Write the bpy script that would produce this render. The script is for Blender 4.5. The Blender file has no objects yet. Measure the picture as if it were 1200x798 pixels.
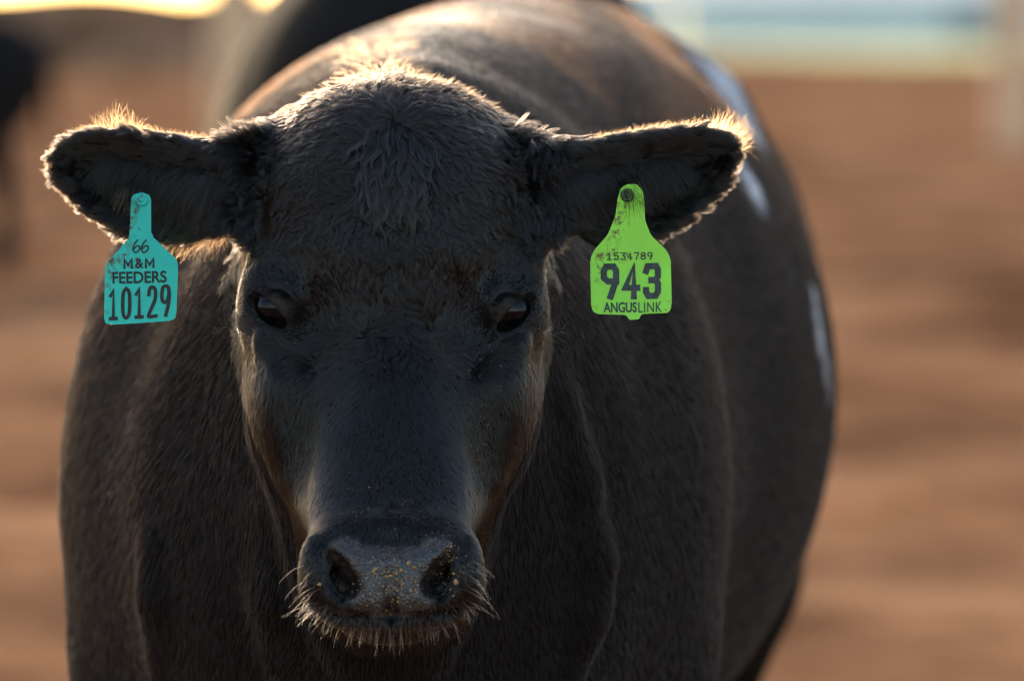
import bpy, bmesh, math, random
import numpy as np
from mathutils import Vector, Matrix, kdtree
from mathutils.bvhtree import BVHTree

R = math.radians
rng = np.random.default_rng(7)
random.seed(7)
SC = bpy.context.scene
COL = SC.collection

# ------------------------------------------------------------------ camera
CAMY, CAMZ = -5.0, 1.35
FOC = 222.0
FP = 1200 * FOC / 36.0                 # focal length in photo pixels
PITCH = math.atan(379 / FP)
cd = bpy.data.cameras.new('camera')
cd.lens = FOC
cd.sensor_width = 36.0
cd.clip_start = 0.1
cd.clip_end = 5000
cd.dof.use_dof = True
cd.dof.focus_distance = 4.95
cd.dof.aperture_fstop = 5.0
cam = bpy.data.objects.new('camera', cd)
COL.objects.link(cam)
cam.location = (0, CAMY, CAMZ)
cam.rotation_euler = (R(90) - PITCH, 0, 0)
SC.camera = cam
SC.render.resolution_x, SC.render.resolution_y = 1024, 680

# ------------------------------------------------------------------ sky, sun, exposure
SUN_EL, SUN_AZ = 15.0, -12.0            # azimuth from +Y, negative = to the left (-X)
w = bpy.data.worlds.new('World')
SC.world = w
w.use_nodes = True
nt = w.node_tree
bg = nt.nodes['Background']
sky = nt.nodes.new('ShaderNodeTexSky')
sky.sky_type = 'NISHITA'
sky.sun_disc = False
sky.sun_elevation = R(SUN_EL)
sky.sun_rotation = R(SUN_AZ)
sky.dust_density = 2.5
sky.air_density = 1.0
sky.ozone_density = 0.4
nt.links.new(sky.outputs[0], bg.inputs[0])
bg.inputs[1].default_value = 0.15
sl = bpy.data.lights.new('sun', 'SUN')
sl.energy = 2.0
sl.angle = R(0.5)
sl.color = (1.0, 0.78, 0.56)
sun = bpy.data.objects.new('sun', sl)
COL.objects.link(sun)
sd = Vector((math.sin(R(SUN_AZ)) * math.cos(R(SUN_EL)), math.cos(R(SUN_AZ)) * math.cos(R(SUN_EL)), math.sin(R(SUN_EL))))
sun.rotation_euler = sd.to_track_quat('Z', 'Y').to_euler()
SC.view_settings.view_transform = 'Standard'
SC.view_settings.look = 'None'
SC.view_settings.gamma = 1
SC.view_settings.use_curve_mapping = False
SC.view_settings.exposure = 1.5
SC.render.engine = 'CYCLES'
SC.cycles.use_denoising = True
SC.cycles.denoising_prefilter = 'ACCURATE'
SC.cycles.max_bounces = 8
SC.cycles.use_adaptive_sampling = False
SC.cycles.filter_width = 1.1
SC.cycles.transparent_max_bounces = 8
SC.cycles.sample_clamp_indirect = 6


# ------------------------------------------------------------------ pixel <-> world helpers (layout measured on the photograph)
def P(px, py, Y):
    a = (px - 600) / FP
    b = -(py - 399) / FP
    fy, fz = math.cos(PITCH), -math.sin(PITCH)
    uy, uz = math.sin(PITCH), math.cos(PITCH)
    dy, dz = fy + b * uy, fz + b * uz
    t = (Y - CAMY) / dy
    return Vector((a * t, Y, CAMZ + dz * t))


def proj(p):
    """world points (N,3) -> photo pixels (N,2)"""
    p = np.asarray(p)
    x, y, z = p[:, 0], p[:, 1] - CAMY, p[:, 2] - CAMZ
    c, s = math.cos(PITCH), math.sin(PITCH)
    d = y * c - z * s
    h = y * s + z * c
    return np.stack([600 + FP * x / d, 399 - FP * h / d], 1)


# ------------------------------------------------------------------ materials
def mat(name):
    m = bpy.data.materials.new(name)
    m.use_nodes = True
    return m, m.node_tree, m.node_tree.nodes['Principled BSDF']


def N(nt, kind, **kw):
    n = nt.nodes.new(kind)
    for k, v in kw.items():
        if k in n.inputs.keys():
            n.inputs[k].default_value = v
        else:
            setattr(n, k, v)
    return n


def ramp(nt, fac, stops):
    r = nt.nodes.new('ShaderNodeValToRGB')
    e = r.color_ramp.elements
    while len(e) < len(stops):
        e.new(0.5)
    for el, (p, c) in zip(e, stops):
        el.position = p
        el.color = (*c, 1) if len(c) == 3 else c
    nt.links.new(fac, r.inputs[0])
    return r.outputs[0]


def simple(name, col, rough=0.6, noise=0.0, scale=20, bump=0.0, spec=0.5, coat=0.0):
    m, nt, b = mat(name)
    b.inputs['Base Color'].default_value = (*col, 1)
    b.inputs['Roughness'].default_value = rough
    b.inputs['Specular IOR Level'].default_value = spec
    b.inputs['Coat Weight'].default_value = coat
    if noise or bump:
        tc = N(nt, 'ShaderNodeTexCoord')
        n = N(nt, 'ShaderNodeTexNoise', Scale=scale, Detail=6, Roughness=0.6)
        nt.links.new(tc.outputs['Object'], n.inputs['Vector'])
        if noise:
            lo = tuple(c * (1 - noise) for c in col)
            hi = tuple(min(1, c * (1 + noise)) for c in col)
            nt.links.new(ramp(nt, n.outputs[0], [(0.3, lo), (0.7, hi)]), b.inputs['Base Color'])
        if bump:
            bp = N(nt, 'ShaderNodeBump', Strength=bump, Distance=0.02)
            nt.links.new(n.outputs[0], bp.inputs['Height'])
            nt.links.new(bp.outputs[0], b.inputs['Normal'])
    return m


def hide_material():
    """black short-haired hide; the bare wet nose by the vertex mask 'bare'; pale healed brand marks by 'brand'"""
    m, nt, b = mat('black_hide')
    tc = N(nt, 'ShaderNodeTexCoord')
    n = N(nt, 'ShaderNodeTexNoise', Scale=9, Detail=5, Roughness=0.6)
    nt.links.new(tc.outputs['Object'], n.inputs['Vector'])
    base = ramp(nt, n.outputs[0], [(0.35, (0.005, 0.0042, 0.004)), (0.7, (0.009, 0.007, 0.006))])
    at = N(nt, 'ShaderNodeAttribute', attribute_name='bare')
    nb = N(nt, 'ShaderNodeTexNoise', Scale=220, Detail=3)
    nt.links.new(tc.outputs['Object'], nb.inputs['Vector'])
    skin = ramp(nt, nb.outputs[0], [(0.35, (0.014, 0.013, 0.013)), (0.75, (0.050, 0.046, 0.048))])
    nd = N(nt, 'ShaderNodeTexNoise', Scale=75, Detail=8, Roughness=0.75)
    nt.links.new(tc.outputs['Object'], nd.inputs['Vector'])
    dirt = ramp(nt, nd.outputs[0], [(0.52, (0, 0, 0)), (0.66, (.8, .8, .8))])
    ms = N(nt, 'ShaderNodeMix', data_type='RGBA')
    nt.links.new(dirt, ms.inputs[0])
    nt.links.new(skin, ms.inputs[6])
    ms.inputs[7].default_value = (0.10, 0.062, 0.034, 1)
    mx = N(nt, 'ShaderNodeMix', data_type='RGBA')
    nt.links.new(at.outputs['Fac'], mx.inputs[0])
    nt.links.new(base, mx.inputs[6])
    nt.links.new(ms.outputs[2], mx.inputs[7])
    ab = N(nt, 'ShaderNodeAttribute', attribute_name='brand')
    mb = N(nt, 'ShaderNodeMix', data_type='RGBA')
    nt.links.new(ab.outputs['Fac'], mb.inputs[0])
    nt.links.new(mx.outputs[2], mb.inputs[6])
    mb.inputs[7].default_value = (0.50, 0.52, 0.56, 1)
    nt.links.new(mb.outputs[2], b.inputs['Base Color'])
    rr = N(nt, 'ShaderNodeMapRange')
    nt.links.new(at.outputs['Fac'], rr.inputs[0])
    rr.inputs[3].default_value = 0.9
    sp = N(nt, 'ShaderNodeMapRange')
    nt.links.new(at.outputs['Fac'], sp.inputs[0])
    sp.inputs[3].default_value = 0.08
    sp.inputs[4].default_value = 0.55
    nt.links.new(sp.outputs[0], b.inputs['Specular IOR Level'])
    rr.inputs[4].default_value = 0.27
    nt.links.new(rr.outputs[0], b.inputs['Roughness'])
    v = N(nt, 'ShaderNodeTexVoronoi', Scale=420)
    nt.links.new(tc.outputs['Object'], v.inputs['Vector'])
    mu = N(nt, 'ShaderNodeMath', operation='MULTIPLY')
    nt.links.new(v.outputs['Distance'], mu.inputs[0])
    nt.links.new(at.outputs['Fac'], mu.inputs[1])
    bp = N(nt, 'ShaderNodeBump', Strength=0.55, Distance=0.0012)
    nt.links.new(mu.outputs[0], bp.inputs['Height'])
    bp.invert = True
    nt.links.new(bp.outputs[0], b.inputs['Normal'])
    return m


def hair_material(name, melanin, redness,  rough=0.32, radial=0.4, rcol=0.15, coat=0.0, ior=1.5):
    m = bpy.data.materials.new(name)
    m.use_nodes = True
    nt = m.node_tree
    nt.nodes.clear()
    o = nt.nodes.new('ShaderNodeOutputMaterial')
    h = nt.nodes.new('ShaderNodeBsdfHairPrincipled')
    h.model = 'CHIANG'
    if isinstance(melanin, tuple):
        h.parametrization = 'COLOR'
        h.inputs['Color'].default_value = (*melanin, 1)
    else:
        h.parametrization = 'MELANIN'
        h.inputs['Melanin'].default_value = melanin
        h.inputs['Melanin Redness'].default_value = redness
    h.inputs['Roughness'].default_value = rough
    h.inputs['Radial Roughness'].default_value = radial
    if not isinstance(melanin, tuple):
        h.inputs['Random Color'].default_value = rcol
    h.inputs['Random Roughness'].default_value = 0.3
    h.inputs['Coat'].default_value = coat
    h.inputs['IOR'].default_value = ior
    nt.links.new(h.outputs[0], o.inputs[0])
    return m


M_HIDE = hide_material()
M_FUR = hair_material('black_fur', (.0058, .0049, .0047), 0, 0.24, 0.35)
M_LOCK = hair_material('glossy_forelock', (.0060, .0048, .0045), 0, 0.20, 0.32, ior=1.58)
M_FUR_BODY = hair_material('black_body_fur', (.0026, .0018, .0015), 0, 0.78, 0.7, ior=1.32)
M_BLEACH = hair_material('sun_bleached_fur', (.0085, .0038, .0018), 0, 0.6, 0.6, ior=1.36)
M_FRINGE = hair_material('brown_fringe_hair', (.055, .024, .010), 0, 0.3, 0.4)
M_FUZZ = hair_material('dark_fuzz_hair', (.030, .018, .011), 0, 0.5, 0.5)
M_WHISK = hair_material('grey_whisker', (.06, .05, .044), 0, 0.3, 0.4)
M_EYE = None


# ------------------------------------------------------------------ object helpers
def tag(o, label, cat, group=None, kind=None):
    o['label'] = label
    o['category'] = cat
    if group:
        o['group'] = group
    if kind:
        o['kind'] = kind
    return o


def empty(name, loc=(0, 0, 0), rz=0.0):
    o = bpy.data.objects.new(name, None)
    o.empty_display_size = 0.1
    COL.objects.link(o)
    o.location = loc
    o.rotation_euler = (0, 0, rz)
    return o


def link_mesh(name, me, m, parent=None, smooth=True):
    o = bpy.data.objects.new(name, me)
    COL.objects.link(o)
    if m is not None:
        me.materials.append(m)
    if smooth:
        me.polygons.foreach_set('use_smooth', [True] * len(me.polygons))
    if parent is not None:
        o.parent = parent
    return o


def mesh_np(name, V, F):
    me = bpy.data.meshes.new(name)
    V = np.ascontiguousarray(V, dtype=np.float32)
    F = np.ascontiguousarray(F, dtype=np.int32)
    k = F.shape[1]
    me.vertices.add(len(V))
    me.vertices.foreach_set('co', V.ravel())
    me.loops.add(F.size)
    me.loops.foreach_set('vertex_index', F.ravel())
    me.polygons.add(len(F))
    me.polygons.foreach_set('loop_start', np.arange(0, F.size, k, dtype=np.int32))
    me.update(calc_edges=True)
    me.validate()
    return me


def curves_obj(name, pts, rad, m, parent=None):
    """pts (N,K,3), rad (N,K) -> one hair Curves object"""
    n, k, _ = pts.shape
    cu = bpy.data.hair_curves.new(name)
    cu.add_curves([k] * n)
    cu.attributes['position'].data.foreach_set('vector', np.ascontiguousarray(pts, dtype=np.float32).ravel())
    ra = cu.attributes.get('radius') or cu.attributes.new('radius', 'FLOAT', 'POINT')
    ra.data.foreach_set('value', np.ascontiguousarray(rad, dtype=np.float32).ravel())
    cu.materials.append(m)
    o = bpy.data.objects.new(name, cu)
    COL.objects.link(o)
    if parent is not None:
        o.parent = parent
    return o


# ------------------------------------------------------------------ implicit modelling on a rectilinear grid
class Grid:
    def __init__(s, x, y, z):
        s.x, s.y, s.z = [np.asarray(a, np.float32) for a in (x, y, z)]
        s.f = np.full((len(x), len(y), len(z)), 1.0, np.float32)

    def sl(s, lo, hi):
        out = []
        for a, l, h in zip((s.x, s.y, s.z), lo, hi):
            i = max(0, int(np.searchsorted(a, l)) - 1)
            j = min(len(a), int(np.searchsorted(a, h)) + 1)
            out.append(slice(i, max(j, i + 1)))
        return tuple(out)

    def pts(s, sl):
        return s.x[sl[0]][:, None, None], s.y[sl[1]][None, :, None], s.z[sl[2]][None, None, :]

    def add(s, fn, lo, hi, k):
        sl = s.sl([l - k - .09 for l in lo], [h + k + .09 for h in hi])
        d = fn(*s.pts(sl)).astype(np.float32)
        a = s.f[sl]
        h = np.clip(0.5 + 0.5 * (a - d) / k, 0, 1)
        s.f[sl] = a + (d - a) * h - k * h * (1 - h)

    def sub(s, fn, lo, hi, k):
        sl = s.sl([l - k for l in lo], [h + k for h in hi])
        d = -fn(*s.pts(sl)).astype(np.float32)
        a = s.f[sl]
        h = np.clip(0.5 - 0.5 * (a - d) / k, 0, 1)
        s.f[sl] = a + (d - a) * h + k * h * (1 - h)

    def mesh(s):
        f = s.f
        ins = f < 0
        nx, ny, nz = f.shape
        c = np.zeros((nx - 1, ny - 1, nz - 1), np.uint8)
        for dx in (0, 1):
            for dy in (0, 1):
                for dz in (0, 1):
                    c += ins[dx:nx - 1 + dx, dy:ny - 1 + dy, dz:nz - 1 + dz]
        act = (c > 0) & (c < 8)
        I, J, K = np.nonzero(act)
        idx = np.full(act.shape, -1, np.int32)
        idx[I, J, K] = np.arange(len(I))
        acc = np.zeros((len(I), 3))
        cnt = np.zeros(len(I))
        corners = [(a, b, d) for a in (0, 1) for b in (0, 1) for d in (0, 1)]
        for a in corners:
            for b in corners:
                if sum(b) - sum(a) == 1 and all(q >= p for p, q in zip(a, b)):
                    fa = f[I + a[0], J + a[1], K + a[2]]
                    fb = f[I + b[0], J + b[1], K + b[2]]
                    mk = (fa < 0) != (fb < 0)
                    t = np.where(mk, fa / np.where(mk, fa - fb, 1), 0)
                    pa = np.stack([s.x[I + a[0]], s.y[J + a[1]], s.z[K + a[2]]], 1)
                    pb = np.stack([s.x[I + b[0]], s.y[J + b[1]], s.z[K + b[2]]], 1)
                    acc += np.where(mk[:, None], pa + (pb - pa) * t[:, None], 0)
                    cnt += mk
        V = acc / cnt[:, None]
        Fs = []
        e = ins[1:, 1:-1, 1:-1] != ins[:-1, 1:-1, 1:-1]
        i, j, k = np.nonzero(e); j += 1; k += 1
        q = np.stack([idx[i, j - 1, k - 1], idx[i, j, k - 1], idx[i, j, k], idx[i, j - 1, k]], 1)
        fl = ~ins[i, j, k]; q[fl] = q[fl][:, ::-1]; Fs.append(q)
        e = ins[1:-1, 1:, 1:-1] != ins[1:-1, :-1, 1:-1]
        i, j, k = np.nonzero(e); i += 1; k += 1
        q = np.stack([idx[i - 1, j, k - 1], idx[i - 1, j, k], idx[i, j, k], idx[i, j, k - 1]], 1)
        fl = ~ins[i, j, k]; q[fl] = q[fl][:, ::-1]; Fs.append(q)
        e = ins[1:-1, 1:-1, 1:] != ins[1:-1, 1:-1, :-1]
        i, j, k = np.nonzero(e); i += 1; j += 1
        q = np.stack([idx[i - 1, j - 1, k], idx[i, j - 1, k], idx[i, j, k], idx[i - 1, j, k]], 1)
        fl = ~ins[i, j, k]; q[fl] = q[fl][:, ::-1]; Fs.append(q)
        return V, np.concatenate(Fs)


def ell(c, r, rot=None):
    c = [float(v) for v in c]
    M = np.eye(3) if rot is None else np.array(rot).T

    def fn(x, y, z):
        dx, dy, dz = x - c[0], y - c[1], z - c[2]
        q = [M[i, 0] * dx + M[i, 1] * dy + M[i, 2] * dz for i in range(3)]
        k0 = np.sqrt(sum((q[i] / r[i]) ** 2 for i in range(3))) + 1e-6
        k1 = np.sqrt(sum((q[i] / r[i] ** 2) ** 2 for i in range(3))) + 1e-6
        return k0 * (k0 - 1) / k1
    m = max(r)
    return fn, [v - m for v in c], [v + m for v in c]


def cap(a, b, ra, rb):
    a, b = np.array(a, float), np.array(b, float)
    ba = b - a
    L2 = float(ba @ ba) + 1e-12

    def fn(x, y, z):
        dx, dy, dz = x - a[0], y - a[1], z - a[2]
        h = np.clip((dx * ba[0] + dy * ba[1] + dz * ba[2]) / L2, 0, 1)
        return np.sqrt((dx - h * ba[0]) ** 2 + (dy - h * ba[1]) ** 2 + (dz - h * ba[2]) ** 2) - (ra + (rb - ra) * h)
    m = max(ra, rb)
    return fn, list(np.minimum(a, b) - m), list(np.maximum(a, b) + m)


def chain(g, op, pts, rads, k):
    for a, b, ra, rb in zip(pts[:-1], pts[1:], rads[:-1], rads[1:]):
        getattr(g, op)(*cap(a, b, ra, rb), k)


def smooth_interp(t, xs, ys):
    """monotone-ish cubic through a table"""
    xs = np.asarray(xs, float)
    ys = np.asarray(ys, float)
    m = np.gradient(ys, xs)
    t = np.clip(t, xs[0], xs[-1])
    i = np.clip(np.searchsorted(xs, t) - 1, 0, len(xs) - 2)
    h = xs[i + 1] - xs[i]
    u = (t - xs[i]) / h
    return ((2 * u ** 3 - 3 * u ** 2 + 1) * ys[i] + (u ** 3 - 2 * u ** 2 + u) * h * m[i]
            + (-2 * u ** 3 + 3 * u ** 2) * ys[i + 1] + (u ** 3 - u ** 2) * h * m[i + 1])


def norm_dist(f, axes):
    g = np.gradient(f, *[a.ravel() for a in axes])
    m = np.sqrt(g[0] ** 2 + g[1] ** 2 + g[2] ** 2)
    m = np.where(m > 1, 1 + (m - 1) * np.exp(-(f / .025) ** 2), m)
    return f / np.maximum(m, 0.15)


def loft_z(rows, cx):
    """rows: z, half width, y front, y back, exponent"""
    rows = sorted(rows)
    A = np.array(rows)

    def fn(x, y, z):
        zz = z.ravel()
        hw, yf, yb, n = [smooth_interp(zz, A[:, 0], A[:, i])[None, None, :] for i in (1, 2, 3, 4)]
        yc, b = (yf + yb) / 2, (yb - yf) / 2
        hw = np.maximum(hw, 0.004)
        b = np.maximum(b, 0.004)
        q = (np.abs((x - cx) / hw) ** n + np.abs((y - yc) / b) ** n) ** (1 / n)
        f = (q - 1) * np.minimum(hw, b)
        f = norm_dist(f, (x, y, z))
        out = np.maximum(A[0, 0] - z, z - A[-1, 0])
        return np.maximum(f, out)
    return fn, [cx - A[:, 1].max(), A[:, 2].min(), A[0, 0]], [cx + A[:, 1].max(), A[:, 3].max(), A[-1, 0]]


def loft_y(rows):
    """rows: y, centre x, half width, centre z, up, down, exponent"""
    A = np.array(rows)

    def fn(x, y, z):
        yy = y.ravel()
        cx, hw, zc, up, dn, n = [smooth_interp(yy, A[:, 0], A[:, i])[None, :, None] for i in range(1, 7)]
        hh = np.where(z > zc, up, dn)
        q = (np.abs((x - cx) / hw) ** n + np.abs((z - zc) / hh) ** n) ** (1 / n)
        f = norm_dist((q - 1) * np.minimum(hw, hh), (x, y, z))
        return np.maximum(f, np.maximum(A[0, 0] - y, y - A[-1, 0]))
    return fn, [(A[:, 1] - A[:, 2]).min(), A[0, 0], (A[:, 3] - A[:, 5]).min()], [(A[:, 1] + A[:, 2]).max(), A[-1, 0], (A[:, 3] + A[:, 4]).max()]


def axis(*segs):
    out = [segs[0][0]]
    for a, b, st in segs:
        n = max(1, int(round((b - a) / st)))
        out += list(a + (b - a) * (np.arange(n) + 1) / n)
    return np.array(out)


TRUNK = [(.06, -.10, .05, .93, .06, .07, 2), (.10, -.10, .11, .93, .13, .15, 2), (.2, -.105, .19, .93, .25, .25, 2.05), (.35, -.10, .245, .93, .31, .32, 1.9),
         (.5, -.102, .276, .93, .375, .34, 1.85), (.65, -.092, .275, .94, .385, .36, 1.85), (.85, -.075, .290, .95, .39, .39, 1.9), (1.1, -.05, .33, .96, .39, .40, 2.0),
         (1.35, -.025, .350, .97, .39, .40, 2.0), (1.6, 0.0, .335, .97, .405, .39, 1.85), (1.9, .03, .300, 1.00, .375, .36, 1.9),
         (2.15, .05, .245, 1.05, .30, .33, 2.2), (2.33, .062, .15, 1.08, .19, .22, 2.1), (2.41, .065, .05, 1.08, .07, .08, 2)]

# ------------------------------------------------------------------ THE STEER: body mesh
FINE = 0.0032
g = Grid(axis((-.48, -.40, .010), (-.40, -.385, .005), (-.385, .20, FINE), (.20, .22, .005), (.22, .36, .009)),
         axis((-.24, .16, FINE), (.16, .20, .0045), (.20, .26, .006), (.26, .6, .008), (.6, .8, .013), (.8, 2.46, .02)),
         axis((-.01, .70, .02), (.70, .76, .014), (.76, .80, .009), (.80, .83, .006), (.83, .85, .0045), (.85, 1.325, FINE), (1.325, 1.345, .0045), (1.345, 1.42, .006)))
CX = P(460, 300, 0).x


def zrow(py, hw, yf, yb, n):
    return (P(600, py, yf).z, hw * (yf + 0.04 - CAMY) / FP, yf, yb, n)


A_ROWS = [zrow(*r) for r in [
    (97, 6, .062, .080, 2), (101, 32, .044, .105, 2), (109, 60, .030, .13, 2), (122, 88, .016, .16, 2.05), (143, 118, .004, .21, 2.15), (168, 144, -.004, .24, 2.25),
    (200, 160, -.010, .25, 2.4), (250, 164, -.014, .26, 2.5), (300, 163, -.019, .26, 2.6), (345, 158, -.026, .25, 2.6),
    (385, 143, -.035, .23, 2.6), (430, 122, -.050, .19, 2.6), (480, 101, -.073, .14, 2.6), (530, 96, -.100, .07, 2.6),
    (580, 98, -.128, .02, 2.7), (620, 98, -.148, -.02, 2.5), (660, 86, -.160, -.05, 2.4), (700, 66, -.158, -.07, 2.2), (728, 36, -.14, -.09, 2)]]
B_ROWS = [zrow(*r) for r in [
    (250, 120, .07, .22, 2), (300, 150, .035, .25, 2.1), (345, 170, .02, .26, 2.2), (380, 176, .012, .26, 2.3), (420, 174, .0, .25, 2.3), (470, 161, -.020, .22, 2.3),
    (510, 148, -.038, .18, 2.3), (550, 129, -.058, .13, 2.2), (590, 109, -.083, .07, 2.2), (625, 93, -.105, .02, 2.2), (665, 80, -.12, -.02, 2.1), (705, 55, -.12, -.05, 2), (730, 15, -.11, -.08, 2)]]
g.add(*loft_z(A_ROWS, CX), .02)
g.add(*loft_z(B_ROWS, CX), .022)
# brow rims over the eyes, cheeks, muzzle, chin
for s in (-1, 1):
    ex = 460 + s * 147
    g.add(*ell(P(ex - s * 6, 338, .028), (.026, .034, .026)), .022)
    g.add(*ell(P(ex - s * 2, 372, .024), (.024, .032, .022)), .018)
    g.add(*ell(P(460 + s * 64, 664, -.154), (.027, .036, .036)), .028)       # nostril wings
    g.add(*ell(P(460 + s * 60, 698, -.148), (.030, .034, .020)), .020)       # upper lip lobes
    g.add(*ell(P(460 + s * 118, 460, .03), (.037, .08, .07)), .03)           # masseter
g.add(*ell(P(458, 668, -.150), (.060, .046, .044)), .018)
g.add(*ell(P(458, 700, -.158), (.048, .042, .024)), .016)
g.add(*ell(P(458, 732, -.128), (.038, .042, .015)), .010)                    # chin


def surf_y(px, py):
    """first surface met by the view ray through a photo pixel"""
    best = None
    for Y in np.arange(-.235, .9, .002):
        p = P(px, py, Y)
        i = np.searchsorted(g.x, p.x) - 1
        j = np.searchsorted(g.y, p.y) - 1
        k = np.searchsorted(g.z, p.z) - 1
        if g.f[i, j, k] < 0:
            return Y
    return .3


def on(px, py, out=0.0):
    Y = surf_y(px, py)
    return P(px, py, Y - out)


# trough running from each eye's inner corner towards the nose; hollow of the temple
for s in (-1, 1):
    c = [(460 + s * 122, 392), (460 + s * 104, 412), (460 + s * 92, 432)]
    chain(g, 'sub', [on(a, b, .002) for a, b in c], [.010, .011, .007], .016)
    c = [(460 + s * 126, 386), (460 + s * 112, 402), (460 + s * 98, 420), (460 + s * 90, 440)]
    chain(g, 'sub', [on(a, b, -.001) for a, b in c], [.0025, .0035, .004, .002], .008)
    c = [(460 + s * 138, 398), (460 + s * 118, 418), (460 + s * 104, 444)]
    chain(g, 'add', [on(a, b, -.004) for a, b in c], [.006, .007, .006], .012)
    c = [(460 + s * 128, 330), (460 + s * 100, 372), (460 + s * 80, 400)]
    chain(g, 'sub', [on(a, b, .010) for a, b in c], [.013, .013, .010], .026)
    g.sub(*ell(on(460 + s * 118, 500, .012), (.014, .018, .05)), .02)
    g.add(*cap(on(460 + s * 150, 400, -.004), on(460 + s * 118, 560, -.004), .006, .005), .012)
# shallow forehead modelling

# ears: sheets with the traced outline, cupped
EARS = {
    -1: ([(315, 150), (280, 158), (250, 164), (200, 158), (150, 149), (112, 150), (78, 161), (60, 180), (58, 203), (72, 226), (100, 250), (135, 273), (168, 284), (208, 285), (245, 275), (272, 268), (300, 285), (320, 300)], .075),
    1: ([(605, 152), (650, 162), (690, 163), (730, 156), (780, 148), (828, 147), (858, 157), (866, 184), (858, 212), (838, 236), (800, 264), (765, 285), (735, 292), (700, 286), (672, 272), (650, 280), (628, 300), (605, 305)], .075)}


def ear(s):
    poly, Y0 = EARS[s]
    pp = np.array([tuple(P(a, b, Y0)) for a, b in poly])[:, [0, 2]]
    xr = P(460 + s * 165, 220, Y0).x
    xt = P(60 if s < 0 else 866, 190, Y0).x
    zm = P(460, 218, Y0).z

    def fn(x, y, z):
        d2 = np.full(np.broadcast(x, z).shape, 1e9)
        inside = np.zeros(d2.shape, bool)
        n = len(pp)
        for i in range(n):
            a, b = pp[i], pp[(i + 1) % n]
            e = b - a
            wx, wz = x - a[0], z - a[1]
            t = np.clip((wx * e[0] + wz * e[1]) / (e @ e), 0, 1)
            d2 = np.minimum(d2, (wx - e[0] * t) ** 2 + (wz - e[1] * t) ** 2)
            c = (a[1] <= z) != (b[1] <= z)
            xi = a[0] + (z - a[1]) / (e[1] if abs(e[1]) > 1e-9 else 1e-9) * e[0]
            inside ^= c & (x < xi)
        d = np.sqrt(d2)
        d2d = np.where(inside, -d, d)
        u = np.clip((x - xr) / (xt - xr), -.3, 1.2)              # 0 at the root, 1 at the tip
        dep = np.clip(d / .038, 0, 1)
        cupd = .030 * (dep * dep * (3 - 2 * dep)) * np.where(inside, 1, 0) * np.clip(u * 1.6, 0, 1)
        y0 = Y0 - .030 + .045 * np.clip(u, 0, 1) ** 1.5 - .012 * np.clip((z - zm) / .05, -1, 1) * np.clip(u * 2, 0, 1)
        y0 = y0 + .055 * np.clip((.16 - u) / .3, 0, 1) ** 1.2
        th = .0065 + .024 * np.clip(1 - u * 1.9, 0, 1) ** 1.3
        sheet = np.abs(y - (y0 + cupd)) - th
        k = .008
        h = np.clip(0.5 - 0.5 * (d2d - sheet) / k, 0, 1)
        return d2d + (sheet - d2d) * h + k * h * (1 - h) + .001
    lo = [pp[:, 0].min(), Y0 - .07, pp[:, 1].min()]
    hi = [pp[:, 0].max(), Y0 + .07, pp[:, 1].max()]
    return fn, lo, hi


for s in (-1, 1):
    g.add(*ear(s), .028)

# eyes
EYES = []
for s, (ex, ey) in ((-1, (322, 361)), (1, (597, 365))):
    Y = surf_y(ex, ey)
    c = P(ex, ey, Y) + Vector((-s * .003, .0150, 0))
    EYES.append((s, c))
    g.add(*ell(c, (.0255, .0250, .0250)), .010)
    gaze = Vector((s * .42, -.90, -.02)).normalized()
    along = Vector((-s * .66, -.30, -.75)); along = (along - gaze * along.dot(gaze)).normalized()
    up = gaze.cross(along).normalized()
    rot = np.array([along, up, gaze]).T
    g.sub(*ell(c + gaze * .020 + Vector((0, 0, -.0030)), (.0205, .0080, .020), rot), .0035)

# nostrils, mouth, notch of the upper lip
for s in (-1, 1):
    q = [(458 + s * 78, 640), (458 + s * 74, 655), (458 + s * 65, 671), (458 + s * 50, 686)]
    c = [on(a, b, -.001) for a, b in q]
    d = [v + Vector((s * .006, .022, -.004)) for v in c]
    rr = [.0022, .0060, .0094, .0074]
    for i in range(4):
        g.sub(*cap(c[i], d[i], rr[i], rr[i] * .9), .007)
    chain(g, 'sub', c, rr, .006)
    g.add(*ell(on(458 + s * 90, 668, -.003), (.011, .014, .026)), .012)      # rim outside the nostril
mq = [(380, 712), (402, 719), (430, 722), (458, 723), (486, 722), (514, 719), (536, 712)]
chain(g, 'sub', [on(a, b, -.001) for a, b in mq], [.002, .0028, .003, .003, .003, .0028, .002], .007)
chain(g, 'sub', [on(458, b, .0015) for b in (672, 690, 708, 718)], [.002] * 4, .009)
# hollow band above the nose pad, the pad's lit upper rim
chain(g, 'sub', [on(a, b, .003) for a, b in ((418, 622), (458, 626), (498, 622))], [.006, .007, .006], .018)

# neck, trunk, legs
g.add(*ell((-.10, .20, 1.15), (.105, .20, .155)), .05)
g.add(*ell((-.10, .36, 1.08), (.15, .26, .17)), .06)
g.add(*cap((-.10, .10, 1.19), (-.10, .50, 1.215), .05, .06), .05)
g.add(*ell((-.10, .12, .98), (.09, .16, .14)), .06)
g.add(*loft_y(TRUNK), .07)
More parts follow.
